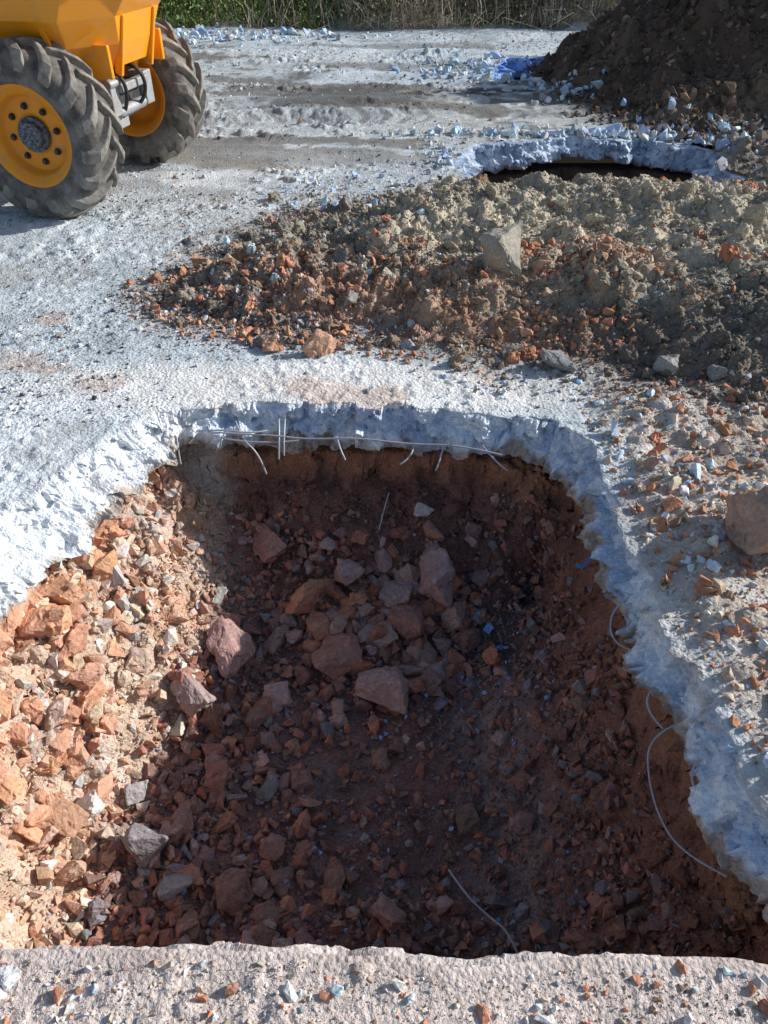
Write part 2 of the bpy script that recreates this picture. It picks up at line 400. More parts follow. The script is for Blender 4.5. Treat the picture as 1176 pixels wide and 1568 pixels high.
def soil_col(x,y,z):
    n1=fbm(x*2,y*2,4,111);n2=fbm(x*7,y*7,3,112);n3=fbm(x*22,y*22,2,113)
    c=np.zeros(x.shape+(3,))+np.array([.260,.150,.128])
    c=mixc(c,(.31,.150,.116),sst(-.1,.4,n1)*.7)
    c=mixc(c,(.21,.18,.18),sst(.0,.5,n2)*.5)
    d=np.abs(x-.38-.1*n1)/.16
    c=mixc(c,(.33,.28,.255),(1-sst(.3,1.2,d))*(1-sst(2.1,2.4,y))*.55)
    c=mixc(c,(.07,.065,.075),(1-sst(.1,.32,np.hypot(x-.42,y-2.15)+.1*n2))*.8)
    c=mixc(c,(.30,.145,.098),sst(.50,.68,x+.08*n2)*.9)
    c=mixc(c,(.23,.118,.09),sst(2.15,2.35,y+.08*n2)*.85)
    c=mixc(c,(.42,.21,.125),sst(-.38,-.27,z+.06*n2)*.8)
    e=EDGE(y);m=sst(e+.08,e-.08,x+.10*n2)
    c=mixc(c,(.64,.48,.365),m*.95)  # paler tone painted on the sunlit side of the shade line
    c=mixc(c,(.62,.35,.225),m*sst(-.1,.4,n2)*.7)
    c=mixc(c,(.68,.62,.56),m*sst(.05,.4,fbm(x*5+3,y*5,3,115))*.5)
    return c*(1+.2*n3[...,None])
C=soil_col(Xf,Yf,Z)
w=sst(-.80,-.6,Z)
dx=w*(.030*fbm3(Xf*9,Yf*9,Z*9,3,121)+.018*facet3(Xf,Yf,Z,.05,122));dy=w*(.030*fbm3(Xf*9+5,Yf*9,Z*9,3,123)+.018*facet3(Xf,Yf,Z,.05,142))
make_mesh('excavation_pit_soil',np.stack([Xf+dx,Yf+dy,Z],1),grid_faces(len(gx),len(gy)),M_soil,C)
def bowl(name,R,x0,x1,y0,y1,depth,st,seed):
    gx=np.arange(x0,x1,st);gy=np.arange(y0,y1,st);X,Y=np.meshgrid(gx,gy);x,y=X.ravel(),Y.ravel()
    d=R.sdf(x,y)
    z=-.22-depth*sst(.02,-.22,d)+.05*fbm(x*5,y*5,3,seed)*sst(0,-.1,d)+.6*clods(x,y,.09,seed,.6)*sst(0,-.1,d)
    c=np.zeros((len(x),3))+np.array([.16,.11,.085]);c=c*(1+.4*fbm(x*9,y*9,3,seed+1)[:,None])
    make_mesh(name,np.stack([x,y,z],1),grid_faces(len(gx),len(gy)),M_soil,c)
bowl('excavation_pit_soil',R2,.4,2.7,5.1,6.7,.7,.015,131)
bowl('excavation_pit_soil',R3,.9,2.9,8.5,10.2,.2,.03,133)

# ------------------------------------------------------------------ spoil heap
def heap_surf(x,y):
    h=heap_h(x,y)
    k=sst(-.04,.06,h)
    cl=1.1*clods(x,y,.14,140,.3)+1.1*clods(x,y,.08,141,.45)+1.0*clods(x,y,.045,142,.6)+.8*clods(x,y,.026,143,.75)
    return G0(x,y)+h+k*cl*(.6+.4*sst(-.3,.3,fbm(x*2.5,y*2.5,2,144)))
def heap_col(x,y,h):
    n1=fbm(x*1.3,y*1.3,4,151);n2=fbm(x*5,y*5,3,152);n3=fbm(x*18,y*18,2,153)
    c=np.zeros(x.shape+(3,))+np.array([.54,.47,.355])
    c=mixc(c,(.37,.325,.255),sst(-.1,.4,n1+.3*n2)*.75)
    m=sst(4.0,3.4,y+.25*n1)*sst(1.5,.4,x+.3*n1)
    c=mixc(c,(.35,.24,.165),m*.85)
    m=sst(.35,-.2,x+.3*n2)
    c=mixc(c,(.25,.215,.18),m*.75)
    c=mixc(c,(.49,.27,.175),sst(.14,.40,fbm(x*3+7,y*3,3,154))*sst(4.2,3.4,y)*sst(1.6,1.0,x)*.6)
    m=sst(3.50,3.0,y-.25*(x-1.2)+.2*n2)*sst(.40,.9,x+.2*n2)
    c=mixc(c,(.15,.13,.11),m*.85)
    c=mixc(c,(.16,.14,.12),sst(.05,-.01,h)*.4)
    return c*(1+.20*n3[...,None])
gx=np.arange(-1.6,4.2,.0105);gy=np.concatenate([np.arange(2.15,3.9,.0095),np.arange(3.9,5.5,.013)])
X,Y=np.meshgrid(gx,gy);Xf,Yf=X.ravel(),Y.ravel()
H=heap_h(Xf,Yf);Z=heap_surf(Xf,Yf)-.012
F=grid_faces(len(gx),len(gy));F=F[(H[F]>-.035).any(1)]
kk=sst(.0,.1,H)
make_mesh('spoil_heap',np.stack([Xf+kk*.012*facet3(Xf,Yf,Z,.04,3),Yf+kk*.012*facet3(Xf,Yf,Z,.04,40),Z],1),F,M_heap,heap_col(Xf,Yf,H))
# ------------------------------------------------------------------ dark soil mound
def mound_surf(x,y):
    h=mound_h(x,y);k=sst(-.03,.1,h)
    return G0(x,y)+h+k*(1.2*clods(x,y,.22,161,.5)+1.1*clods(x,y,.10,162,.6)+.9*clods(x,y,.05,163,.6))
gx=np.arange(.8,7.6,.020);gy=np.arange(5.8,12,.022);X,Y=np.meshgrid(gx,gy);Xf,Yf=X.ravel(),Y.ravel()
H=mound_h(Xf,Yf);Z=mound_surf(Xf,Yf)-.015
F=grid_faces(len(gx),len(gy));F=F[(H[F]>-.05).any(1)]
c=np.zeros((len(Xf),3))+np.array([.11,.077,.057])
c=mixc(c,(.19,.135,.10),sst(0,.5,fbm(Xf*3,Yf*3,3,165))*.7);c=mixc(c,(.28,.21,.15),sst(7.9,7,Yf)*.45)
make_mesh('dark_soil_mound',np.stack([Xf,Yf,Z],1),F,M_heap,c*(1+.2*fbm(Xf*15,Yf*15,2,166)[:,None]))

# ------------------------------------------------------------------ stones
def hull_variant(n,box,rnd,jit=.25,cube=.5):
    bm=bmesh.new()
    for i in range(n):
        v=rnd.normal(size=3);v/=np.linalg.norm(v)
        m=np.max(np.abs(v));v=v*((1-cube)+cube/m)*(1-jit*rnd.random())
        bm.verts.new(v*np.array(box))
    bmesh.ops.convex_hull(bm,input=bm.verts)
    for v in [v for v in bm.verts if not v.link_faces]: bm.verts.remove(v)
    bmesh.ops.recalc_face_normals(bm,faces=bm.faces)
    bmesh.ops.triangulate(bm,faces=bm.faces)
    bm.verts.index_update()
    V=np.array([v.co[:] for v in bm.verts]);Ff=np.array([[v.index for v in f.verts] for f in bm.faces]);bm.free()
    V-=V.mean(0);V/=np.abs(V).max()
    return V,Ff
vr=np.random.default_rng(3)
VAR=[hull_variant(int(vr.integers(10,16)),(1,vr.uniform(.65,.95),vr.uniform(.45,.8)),vr) for _ in range(14)]
def bigvariant(rnd,flat=.7,rough=1.0):
    V,Ff=hull_variant(int(rnd.integers(11,16)),(1,rnd.uniform(.65,.9),flat*rnd.uniform(.8,1.1)),rnd,.3,.9)
    bm=bmesh.new();vs=[bm.verts.new(v) for v in V]
    for f in Ff: bm.faces.new([vs[i] for i in f])
    bmesh.ops.dissolve_limit(bm,angle_limit=.3,verts=bm.verts,edges=bm.edges)
    bmesh.ops.bevel(bm,geom=list(bm.edges),offset=.025,segments=1,affect='EDGES',profile=.5)
    bmesh.ops.triangulate(bm,faces=bm.faces)
    for it in range(3):
        lg=[e for e in bm.edges if e.calc_length()>.14]
        if lg: bmesh.ops.subdivide_edges(bm,edges=lg,cuts=1)
        bmesh.ops.triangulate(bm,faces=[f for f in bm.faces if len(f.verts)>3])
    bm.normal_update();bm.verts.index_update()
    V=np.array([v.co[:] for v in bm.verts]);Nn=np.array([v.normal[:] for v in bm.verts])
    Ff=np.array([[v.index for v in f.verts] for f in bm.faces]);bm.free()
    s=int(rnd.integers(0,999))
    V=V+Nn*rough*(.04*fbm3(V[:,0]*2.5,V[:,1]*2.5,V[:,2]*2.5,3,s)+.07*facet3(V[:,0],V[:,1],V[:,2],.45,s+1)+.018*vn3(V[:,0]*9,V[:,1]*9,V[:,2]*9,s+1))[:,None]
    return V,Ff
BIG=[bigvariant(vr) for _ in range(14)]
CLOD=[bigvariant(vr,.85,2.4) for _ in range(5)]
def rots(n,rng,tilt=None):
    q=rng.normal(size=(n,4));
    if tilt is not None:
        a=rng.uniform(0,2*np.pi,n);q=np.stack([np.cos(a/2),rng.normal(size=n)*tilt,rng.normal(size=n)*tilt,np.sin(a/2)],1)
    q/=np.linalg.norm(q,axis=1)[:,None];w,x,y,z=q.T
    return np.stack([1-2*(y*y+z*z),2*(x*y-z*w),2*(x*z+y*w),2*(x*y+z*w),1-2*(x*x+z*z),2*(y*z-x*w),2*(x*z-y*w),2*(y*z+x*w),1-2*(x*x+y*y)],1).reshape(n,3,3)
def stones(name,x,y,z,size,cols,variants=VAR,tilt=None,embed=.25,smooth=False,mat=None,rng=RNG):
    n=len(x);R=rots(n,rng,tilt);vi=rng.integers(0,len(variants),n)
    sc=size[:,None]*.5*rng.uniform(.8,1.15,(n,3))
    Vs=[];Fs=[];Cs=[];base=0
    for k,(V,Ff) in enumerate(variants):
        id=np.where(vi==k)[0]
        if len(id)==0: continue
        P=V[None]*sc[id][:,None,:]
        P=np.einsum('nij,nvj->nvi',R[id],P)
        P[:,:,0]+=x[id][:,None];P[:,:,1]+=y[id][:,None];P[:,:,2]+=(z[id]+size[id]*(.32-embed))[:,None]
        Vs.append(P.reshape(-1,3))
        Fs.append((Ff[None]+(np.arange(len(id))*len(V))[:,None,None]+base).reshape(-1,3))
        Cs.append(np.repeat(cols[id],len(V),0));base+=len(id)*len(V)
    return make_mesh(name,np.concatenate(Vs),np.concatenate(Fs),mat or M_stone,np.concatenate(Cs),smooth=smooth)
def pal(n,P,W,rng=RNG,v=.22):
    P=np.array(P);W=np.array(W,float);W/=W.sum()
    c=P[rng.choice(len(P),n,p=W)]
    return c*rng.uniform(1-v,1+v,(n,1))*rng.uniform(.95,1.05,(n,3))
def psize(n,a,b,p=2.2,rng=RNG):
    u=rng.random(n);return a*(1-u*(1-(b/a)**(-p)))**(-1/p)
BRICK=(.54,.25,.15);BROWN=(.37,.24,.165);TAN=(.58,.47,.355);GREY=(.45,.46,.47);BLUEW=(.60,.71,.84);DARK=(.13,.12,.11);PALE=(.71,.70,.67)
U=RNG.uniform
def put_ground(name,n,x0,x1,y0,y1,a,b,P,W,p=2.2,dens=None,embed=.2):
    x=U(x0,x1,n);y=U(y0,y1,n)
    k=np.ones(n,bool)
    if dens is not None: k&=RNG.random(n)<dens(x,y)
    x,y=x[k],y[k]
    k=np.ones(len(x),bool)
    if y0<2.7: k&=R1.sdf(x,y)>.02
    if y1>5: k&=R2.sdf(x,y)>.03
    if y1>8.4: k&=R3.sdf(x,y)>.03
    x,y=x[k],y[k]
    z=np.maximum(G(x,y),np.where(heap_h(x,y)>-.035,heap_surf(x,y)-.012,-9))
    n=len(x);s=psize(n,a,b,p)
    return stones(name,x,y,z,s,pal(n,P,W),embed=embed)
put_ground('gravel',34000,-2.6,1.6,2.45,5.2,.005,.032,[GREY,BLUEW,DARK,BROWN,PALE],[4,1.5,4.5,1.2,1.5],2.5,
    lambda x,y:np.clip(.15+.75*sst(-.05,.35,fbm(x*1.6,y*1.6,3,201))+.7*sst(-.8,-1.4,x)*sst(3.8,3.1,y),0,1)*(1-.8*sst(-1.1,-.6,x)*sst(3.0,2.85,y)*sst(.9,.6,x)))
put_ground('gravel',2600,-1.4,-.2,2.95,3.7,.012,.045,[DARK,GREY,BROWN,BRICK,PALE],[3,3,2,1.5,1],2.4,lambda x,y:sst(-.0595,-.03,heap_h(x,y)))
put_ground('gravel',15000,-4,4,5,12,.012,.07,[GREY,BLUEW,DARK,BROWN,PALE],[4,2.5,3,1.5,2],3.0,
    lambda x,y:np.clip(.2+.8*sst(.0,.35,fbm(x*1.1,y*1.1,3,202)),0,1))
put_ground('rubble',5000,2.1,4.2,4.9,8.0,.02,.11,[(.24,.19,.145),BROWN,(.32,.26,.2),BLUEW],[5,2,3,.35],2.5,
    lambda x,y:sst(2.1,2.6,x))
put_ground('gravel',10500,-1.0,1.1,.25,.62,.0025,.016,[TAN,PALE,BROWN,GREY,BRICK,BLUEW,DARK],[4,3,2,3,1.8,.8,.8],2.0)
put_ground('gravel',260,-.9,1.0,.3,.60,.014,.036,[BRICK,BLUEW,TAN,GREY,PALE],[3,1.2,2,1,2],2.)
put_ground('rubble',10000,.76,2.1,.45,2.75,.006,.05,[BRICK,BROWN,TAN,GREY,BLUEW,PALE],[4,3,4,1.6,1.3,1.8],1.9)
put_ground('rubble',700,.82,2.1,.5,2.7,.03,.09,[BRICK,TAN,BROWN,BLUEW,PALE],[6,3,3,1.4,1.2],2.3)
hp=lambda x,y:sst(-.057,.0,heap_h(x,y)+.012*fbm(x*6,y*6,2,5))
def heap_cols(x,y,n):
    c=heap_col(x,y,heap_h(x,y))*1.05
    o=pal(n,[BRICK,BROWN,GREY,PALE,BLUEW],[5,3,2,1.2,.3])
    f=np.where(y<3.9,.22,.05)+np.where(x<.2,.08,0);f=np.where((x>.9)&(y<3.2),.08,f)
    k=RNG.random(n)<f;c[k]=o[k];return c*RNG.uniform(.78,1.22,(n,1))
def put_heap(n,a,b,p,emb=.2,var=VAR):
    x=U(-1.5,4.0,n);y=2.2+3.2*RNG.random(n)**1.25;k=RNG.random(n)<hp(x,y);x,y=x[k],y[k]
    k=(R1.sdf(x,y)>.04)&(R2.sdf(x,y)>.02);x,y=x[k],y[k];n=len(x)
    z=np.maximum(G(x,y),heap_surf(x,y)-.012)
    stones('spoil_heap_clods',x,y,z,psize(n,a,b,p),heap_cols(x,y,n),embed=emb,mat=M_heap,variants=var)
put_heap(64000,.010,.045,2.3)
put_heap(2000,.04,.13,2.3,.22,CLOD)
x=U(-1.1,1.1,1700);y=U(2.95,3.9,1700);k=(heap_h(x,y)>-.045)&(fbm(x*3+2,y*3,2,77)>-.2);x,y=x[k],y[k];n=len(x)
stones('brick_fragments',x,y,np.maximum(G(x,y),heap_surf(x,y)-.012),psize(n,.018,.08,2.1),pal(n,[BRICK,(.55,.32,.21),BROWN],[4,3,2]),embed=.15)
n=12000;x=U(1.0,6,n);y=U(6.0,10,n);k=RNG.random(n)<sst(-.15,.02,mound_h(x,y));x,y=x[k],y[k];k=R2.sdf(x,y)>.02;x,y=x[k],y[k];n=len(x)
stones('dark_soil_mound_clods',x,y,np.maximum(G(x,y),mound_surf(x,y)-.015),psize(n,.03,.16,2.4),pal(n,[(.12,.084,.062),(.21,.15,.11),BROWN],[6,3,.5]),mat=M_heap)
def put_pit(name,n,x0,x1,y0,y1,a,b,p,P,W,dens=None,embed=.2,tilt=None,variants=VAR,smooth=False,side=0):
    x=U(x0,x1,n);y=U(y0,y1,n);k=R1.sdf(x,y)<-.015
    if dens is not None:k&=RNG.random(n)<dens(x,y)
    j=RNG.normal(0,.04,n)
    if side>0:k&=x+j>EDGE(y)
    if side<0:k&=x+j<EDGE(y)
    x,y=x[k],y[k];n=len(x)
    s=psize(n,a,b,p)
    return stones(name,x,y,I_h(x,y),s,pal(n,P,W),embed=embed,tilt=tilt,variants=variants,smooth=smooth)
S_B=(.29,.175,.145);S_R=(.39,.19,.14);S_G=(.29,.26,.27);S_BL=(.40,.48,.66);S_O=(.48,.23,.145);S_P=(.43,.29,.255)  # darker stone colours, for the shaded part of the pit
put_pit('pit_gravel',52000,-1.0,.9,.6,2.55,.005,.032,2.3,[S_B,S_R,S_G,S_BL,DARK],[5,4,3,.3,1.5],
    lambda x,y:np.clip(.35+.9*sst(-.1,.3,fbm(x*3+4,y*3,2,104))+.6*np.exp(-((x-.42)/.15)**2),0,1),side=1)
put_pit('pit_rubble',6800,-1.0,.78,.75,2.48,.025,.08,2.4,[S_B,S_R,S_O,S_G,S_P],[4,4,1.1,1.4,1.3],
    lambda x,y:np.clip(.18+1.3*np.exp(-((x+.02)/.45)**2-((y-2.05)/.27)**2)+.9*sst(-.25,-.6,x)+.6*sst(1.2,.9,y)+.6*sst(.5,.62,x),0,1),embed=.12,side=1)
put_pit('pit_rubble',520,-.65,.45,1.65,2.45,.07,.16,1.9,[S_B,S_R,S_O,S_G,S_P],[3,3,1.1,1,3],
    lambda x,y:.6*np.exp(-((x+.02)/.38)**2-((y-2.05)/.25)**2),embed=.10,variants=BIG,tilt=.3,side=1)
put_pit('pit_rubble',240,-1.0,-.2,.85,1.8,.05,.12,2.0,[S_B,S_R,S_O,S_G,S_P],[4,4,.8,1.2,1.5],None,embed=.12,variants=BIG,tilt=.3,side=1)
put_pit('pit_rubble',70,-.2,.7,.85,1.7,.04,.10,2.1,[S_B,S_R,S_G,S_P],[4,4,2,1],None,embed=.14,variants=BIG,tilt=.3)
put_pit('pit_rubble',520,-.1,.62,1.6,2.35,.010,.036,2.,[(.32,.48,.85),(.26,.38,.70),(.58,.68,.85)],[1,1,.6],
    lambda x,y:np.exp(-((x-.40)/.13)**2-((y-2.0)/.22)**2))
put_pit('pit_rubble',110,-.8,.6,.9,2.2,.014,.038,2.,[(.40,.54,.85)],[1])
LP=[(.65,.49,.375),(.61,.36,.24),(.70,.63,.56),(.52,.32,.23),(.60,.58,.57)];LW=[5.5,5,3,2.5,.7]  # paler stone colours, for the sunlit side of the pit
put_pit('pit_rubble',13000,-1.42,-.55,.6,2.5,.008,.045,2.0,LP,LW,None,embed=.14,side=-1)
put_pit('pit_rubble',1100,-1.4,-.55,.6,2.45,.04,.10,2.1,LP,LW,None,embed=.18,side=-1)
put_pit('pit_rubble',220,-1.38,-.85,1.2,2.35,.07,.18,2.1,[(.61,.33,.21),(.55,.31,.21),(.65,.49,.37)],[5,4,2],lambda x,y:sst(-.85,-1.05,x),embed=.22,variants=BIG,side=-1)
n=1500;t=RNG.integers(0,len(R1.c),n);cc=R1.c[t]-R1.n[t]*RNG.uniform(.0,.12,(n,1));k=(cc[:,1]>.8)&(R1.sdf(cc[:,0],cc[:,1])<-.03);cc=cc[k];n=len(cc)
stones('pit_wall_clods',cc[:,0],cc[:,1],I_h(cc[:,0],cc[:,1]),psize(n,.02,.08,2),soil_col(cc[:,0],cc[:,1],I_h(cc[:,0],cc[:,1])),embed=.25,mat=M_soil)

def big(name,lst,surf,tilt=.22):
    a=np.array([l[:3] for l in lst],float);c=np.array([l[3] for l in lst])
    stones(name,a[:,0],a[:,1],surf(a[:,0],a[:,1]),a[:,2],c,variants=BIG,tilt=tilt,embed=.08,rng=np.random.default_rng(8))
RB=(.40,.23,.185);OB=(.53,.28,.185);RG=(.40,.30,.28);BB=(.28,.46,.90)
big('pit_rocks',[(.223,2.25,.34,(.42,.30,.29)),(-.49,2.38,.20,RB),(-.14,2.27,.22,(.44,.30,.28)),(-.30,2.20,.24,OB),(-.25,2.10,.18,OB),(.05,2.21,.16,RG),(.10,2.12,.18,RB),
 (-.16,1.96,.26,RB),(0.0,1.82,.23,(.50,.34,.30)),(-.59,1.96,.23,(.46,.29,.26)),(-.70,1.73,.17,RG),(.34,2.05,.16,S_B),(.43,1.27,.10,RB),(.02,1.0,.13,RB),(-.35,1.22,.11,RB),
 (-.66,1.30,.13,RB),(-.76,1.22,.16,S_G),(-.45,1.08,.14,S_B),(.2,2.40,.13,RB),(-.05,2.05,.14,RG),(.12,1.98,.13,S_B),(-.3,1.90,.13,S_B),(.25,1.85,.10,S_B),(-.22,2.36,.11,RG),(.16,2.47,.12,(.50,.48,.47)),(-.1,2.4,.10,S_R),(.0,2.33,.12,S_P),
 (.42,2.1,.06,BB),(.39,2.16,.045,BB),(.45,2.0,.04,BB),(-.25,1.78,.05,BB),(-.69,1.60,.06,BB),(.22,1.78,.04,BB),(-.66,1.66,.035,BB),(.3,1.9,.04,BB)],I_h)
big('pit_rocks',[(-.95,1.30,.18,(.76,.73,.68)),(-.86,1.18,.09,(.55,.35,.25)),(-.96,1.13,.12,(.57,.37,.27)),(-1.04,1.21,.1,(.57,.38,.29)),(-1.12,1.85,.20,(.60,.34,.22)),(-.86,1.78,.12,(.60,.45,.35)),(-1.05,1.5,.12,(.60,.45,.35)),(-.84,1.40,.13,(.40,.37,.36))],I_h)
gs=lambda x,y:np.maximum(G(x,y),heap_surf(x,y)-.012)
big('rubble_rocks',[(1.17,1.78,.33,(.43,.28,.215)),(1.13,1.5,.06,BLUEW),(.95,1.62,.05,BLUEW),(.98,1.72,.06,PALE),(1.3,1.45,.09,TAN),(-.27,3.02,.14,(.60,.35,.23)),(-.5,3.05,.10,(.55,.31,.20)),
  (.55,3.6,.28,(.36,.33,.28)),(.02,3.55,.13,(.50,.45,.37)),(.72,2.88,.15,(.26,.26,.25)),(1.32,2.75,.14,(.24,.24,.24)),(1.15,2.82,.1,(.38,.36,.33)),(-.95,3.95,.13,(.52,.33,.22)),(-.8,4.15,.1,(.5,.33,.23)),(-.15,3.4,.11,(.3,.28,.26)),(.55,3.0,.10,(.38,.33,.26)),(1.7,3.3,.1,TAN),(1.4,3.7,.12,(.42,.38,.32)),
  (-.28,.545,.035,(.42,.22,.15)),(-.70,.56,.06,(.7,.7,.7)),(-.72,.46,.07,(.7,.7,.7)),(-.66,.43,.05,(.7,.7,.7)),(.05,.53,.02,BLUEW)],gs)
def cluster(n,cx,cy,sx,sy,a,b,P=None):
    x=RNG.normal(cx,sx,n);y=RNG.normal(cy,sy,n);k=(R2.sdf(x,y)>.0)&(R3.sdf(x,y)>0)&(R1.sdf(x,y)>.02)&(y<12.2)&(mound_h(x,y)<.06+.1*RNG.random(n)**3);x,y=x[k],y[k];n=len(x)
    stones('concrete_rubble',x,y,np.maximum(gs(x,y),np.where(mound_h(x,y)>0,mound_surf(x,y),-9)),psize(n,a,b,1.8),pal(n,P or [BLUEW,(.42,.57,.80),PALE,GREY],[3,2,1.5,1.5]),embed=.14)
cluster(300,-2.3,11.4,.95,.3,.04,.17);cluster(300,.9,9.3,.35,.35,.03,.13);cluster(240,1.8,9.0,.5,.5,.04,.17)
cluster(520,1.5,6.62,.65,.09,.02,.14);cluster(200,.45,6.0,.13,.4,.015,.08);cluster(300,-.25,5.3,.3,.25,.012,.07);cluster(160,2.5,6.5,.35,.4,.03,.14)
cluster(50,2.0,7.9,.5,.6,.03,.13);cluster(80,.6,2.75,.25,.06,.01,.05);cluster(90,1.15,1.9,.18,.3,.012,.05)
cluster(14,-.27,4.75,.1,.15,.05,.09)

# ------------------------------------------------------------------ steel mesh wires
M_wire=simple('weathered_wire',(.42,.46,.52),.5,.2,.5,.3,(.35,.24,.17),30)
def wires(name,paths,r=.0025,dy=0):
    cu=bpy.data.curves.new(name,'CURVE');cu.dimensions='3D';cu.bevel_depth=r;cu.bevel_resolution=2
    for P in paths:
        sp=cu.splines.new('NURBS');sp.points.add(len(P)-1);sp.order_u=3;sp.use_endpoint_u=True
        for q,p in zip(sp.points,P): q.co=(p[0],p[1]+dy,p[2],1)
    ob=bpy.data.objects.new(name,cu);scene.collection.objects.link(ob);cu.materials.append(M_wire);return ob
wires('reinforcing_wire',[
 [(.79,1.22,-.12),(.70,1.21,-.16),(.685,1.1,-.22),(.70,.98,-.24),(.74,.90,-.22),(.79,.84,-.18)],
 [(.80,1.34,-.10),(.72,1.32,-.10),(.70,1.26,-.13),(.74,1.22,-.15)],
 [(.77,1.64,-.06),(.70,1.63,-.10),(.67,1.56,-.15),(.71,1.50,-.17),(.78,1.47,-.14)],
 [(.78,1.08,-.08),(.73,1.06,-.10),(.77,.99,-.13)],
 [(0.02,2.45,-.32),(.0,2.40,-.36),(-.02,2.36,-.44)]],.0028)
wires('reinforcing_wire',[
 [(-.82,2.60,-.04),(-.80,2.47,-.06),(-.795,2.455,-.18)],[(-.84,2.60,-.04),(-.81,2.47,-.07),(-.81,2.46,-.15)],
 [(-.60,2.62,-.05),(-.55,2.47,-.07),(-.48,2.44,-.12),(-.46,2.43,-.21)],[(-.42,2.64,-.04),(-.40,2.48,-.05),(-.41,2.46,-.16)],[(-.39,2.64,-.04),(-.385,2.48,-.05),(-.39,2.47,-.15)],
 [(-.68,2.50,-.06),(-.5,2.495,-.07),(-.42,2.49,-.07),(-.3,2.485,-.085),(-.1,2.475,-.07),(.1,2.465,-.095),(.3,2.44,-.08),(.45,2.40,-.1)],
 [(-.72,2.49,-.05),(-.62,2.48,-.035),(-.5,2.48,-.055),(-.45,2.51,-.06)],[(-.64,2.52,-.1),(-.5,2.475,-.105),(-.33,2.50,-.1)],
 [(-.2,2.6,-.08),(-.18,2.46,-.09),(-.15,2.44,-.15)],[(-.7,2.6,-.07),(-.68,2.47,-.06),(-.62,2.45,-.03)],
 [(.12,2.56,-.09),(.13,2.43,-.12),(.06,2.41,-.15)],[(.35,2.52,-.08),(.4,2.38,-.1),(.47,2.37,-.15)],[(.24,2.52,-.1),(.22,2.42,-.12),(.20,2.41,-.18)]],.0034)
wires('reinforcing_wire',[[(.20,1.14,-.77),(.24,1.06,-.75),(.30,1.0,-.755),(.36,.94,-.73),(.38,.88,-.75)]],.0035)
bm=bmesh.new();pts=[(.735,1.93,-.16),(.69,1.91,-.185),(.665,1.89,-.20),(.645,1.90,-.195)]
vs=[]
for i,p in enumerate(pts):
    w=.009*(1-.15*i);vs.append((bm.verts.new((p[0],p[1]+w,p[2]+.004)),bm.verts.new((p[0],p[1]-w,p[2]-.004))))
for a,b in zip(vs,vs[1:]): bm.faces.new([a[0],a[1],b[1],b[0]])
me=bpy.data.meshes.new('blue_plastic_strip');bm.to_mesh(me);bm.free();me.materials.append(simple('blue_plastic',(.12,.25,.60),.4,dirt=.3))
ob=bpy.data.objects.new('blue_plastic_strip',me);scene.collection.objects.link(ob);md=ob.modifiers.new('s','SOLIDIFY');md.thickness=.003

# ------------------------------------------------------------------ vegetation on bank
def blades(name,n,fx,cols,W,lh,wd,mat,lean=.5):
    x=U(-8,8,n);y=12.1+U(0,1,n)**1.5*3.4;k=RNG.random(n)<fx(x,y);x,y=x[k],y[k];n=len(x);z=G0(x,y)
    h=RNG.uniform(*lh,n);a=RNG.uniform(0,2*np.pi,n);ln=RNG.normal(0,lean,n)*h
    dx,dy=np.cos(a),np.sin(a);b=RNG.uniform(0,2*np.pi,n);wx,wy=np.cos(b)*wd,np.sin(b)*wd
    L=[]
    for t,ww in ((0,1),(.5,.8),(1,.12)):
        cx=x+dx*ln*t*t;cy=y+dy*ln*t*t;cz=z-.02+h*t*(1-.25*t*np.abs(ln/h))
        L+= [np.stack([cx-wx*ww,cy-wy*ww,cz],1),np.stack([cx+wx*ww,cy+wy*ww,cz],1)]
    V=np.stack(L,1).reshape(-1,3);i=np.arange(n)[:,None]*6
    Fq=np.concatenate([i+np.array([[0,1,3,2]]),i+np.array([[2,3,5,4]])])
    return make_mesh(name,V,Fq,mat,np.repeat(pal(n,cols,W,v=.3),6,0),smooth=False)
def leaf_mat(name):
    m,nt,b=mat_new(name);at=nt.nodes.new('ShaderNodeAttribute');at.attribute_name='Col'
    n=nt.nodes.new('ShaderNodeTexNoise');n.inputs['Scale'].default_value=2.0
    sc=nt.nodes.new('ShaderNodeVectorMath');sc.operation='SCALE';mr=nt.nodes.new('ShaderNodeMapRange');mr.inputs['To Min'].default_value=.4;mr.inputs['To Max'].default_value=1.6
    nt.links.new(n.outputs['Fac'],mr.inputs['Value']);nt.links.new(mr.outputs[0],sc.inputs['Scale']);nt.links.new(at.outputs['Color'],sc.inputs[0])
    nt.links.new(sc.outputs[0],b.inputs['Base Color']);b.inputs['Roughness'].default_value=.6;b.inputs['Specular IOR Level'].default_value=.3;return m
M_leaf=leaf_mat('foliage')
gm=lambda x,y:np.clip(sst(.3,-1.2,x+.8*fbm(x,y,2,7)),.08,1)*sst(-.6,0,fbm(x*1.5,y*1.5,2,8))
blades('grass',42000,gm,[(.18,.25,.055),(.25,.32,.08),(.36,.33,.14)],[4,3,1],(.06,.22),.011,M_leaf,.6)
blades('dead_grass',17000,lambda x,y:np.clip(.2+sst(-2,1,x)*.8,0,1)*sst(-.4,.2,fbm(x*1.2+5,y*1.5,2,9)),[(.50,.42,.30),(.34,.26,.19),(.66,.60,.50)],[3,3,1.5],(.10,.40),.008,M_leaf,1.3)
blades('bramble_scrub',4000,lambda x,y:np.clip(.3+.7*sst(-2,0,x),0,1),[(.20,.15,.11),(.30,.23,.17),(.45,.38,.30)],[4,3,2],(.25,.8),.007,M_leaf,1.8)
n=26000;cx=U(-8,8,260);cy=12.25+U(0,1,260)**1.4*2.6;ci=RNG.integers(0,260,n)
r=RNG.normal(size=(n,3))*np.array([.28,.22,.13]);x=cx[ci]+r[:,0];y=cy[ci]+r[:,1];z=G0(x,y)+np.abs(r[:,2])+.05
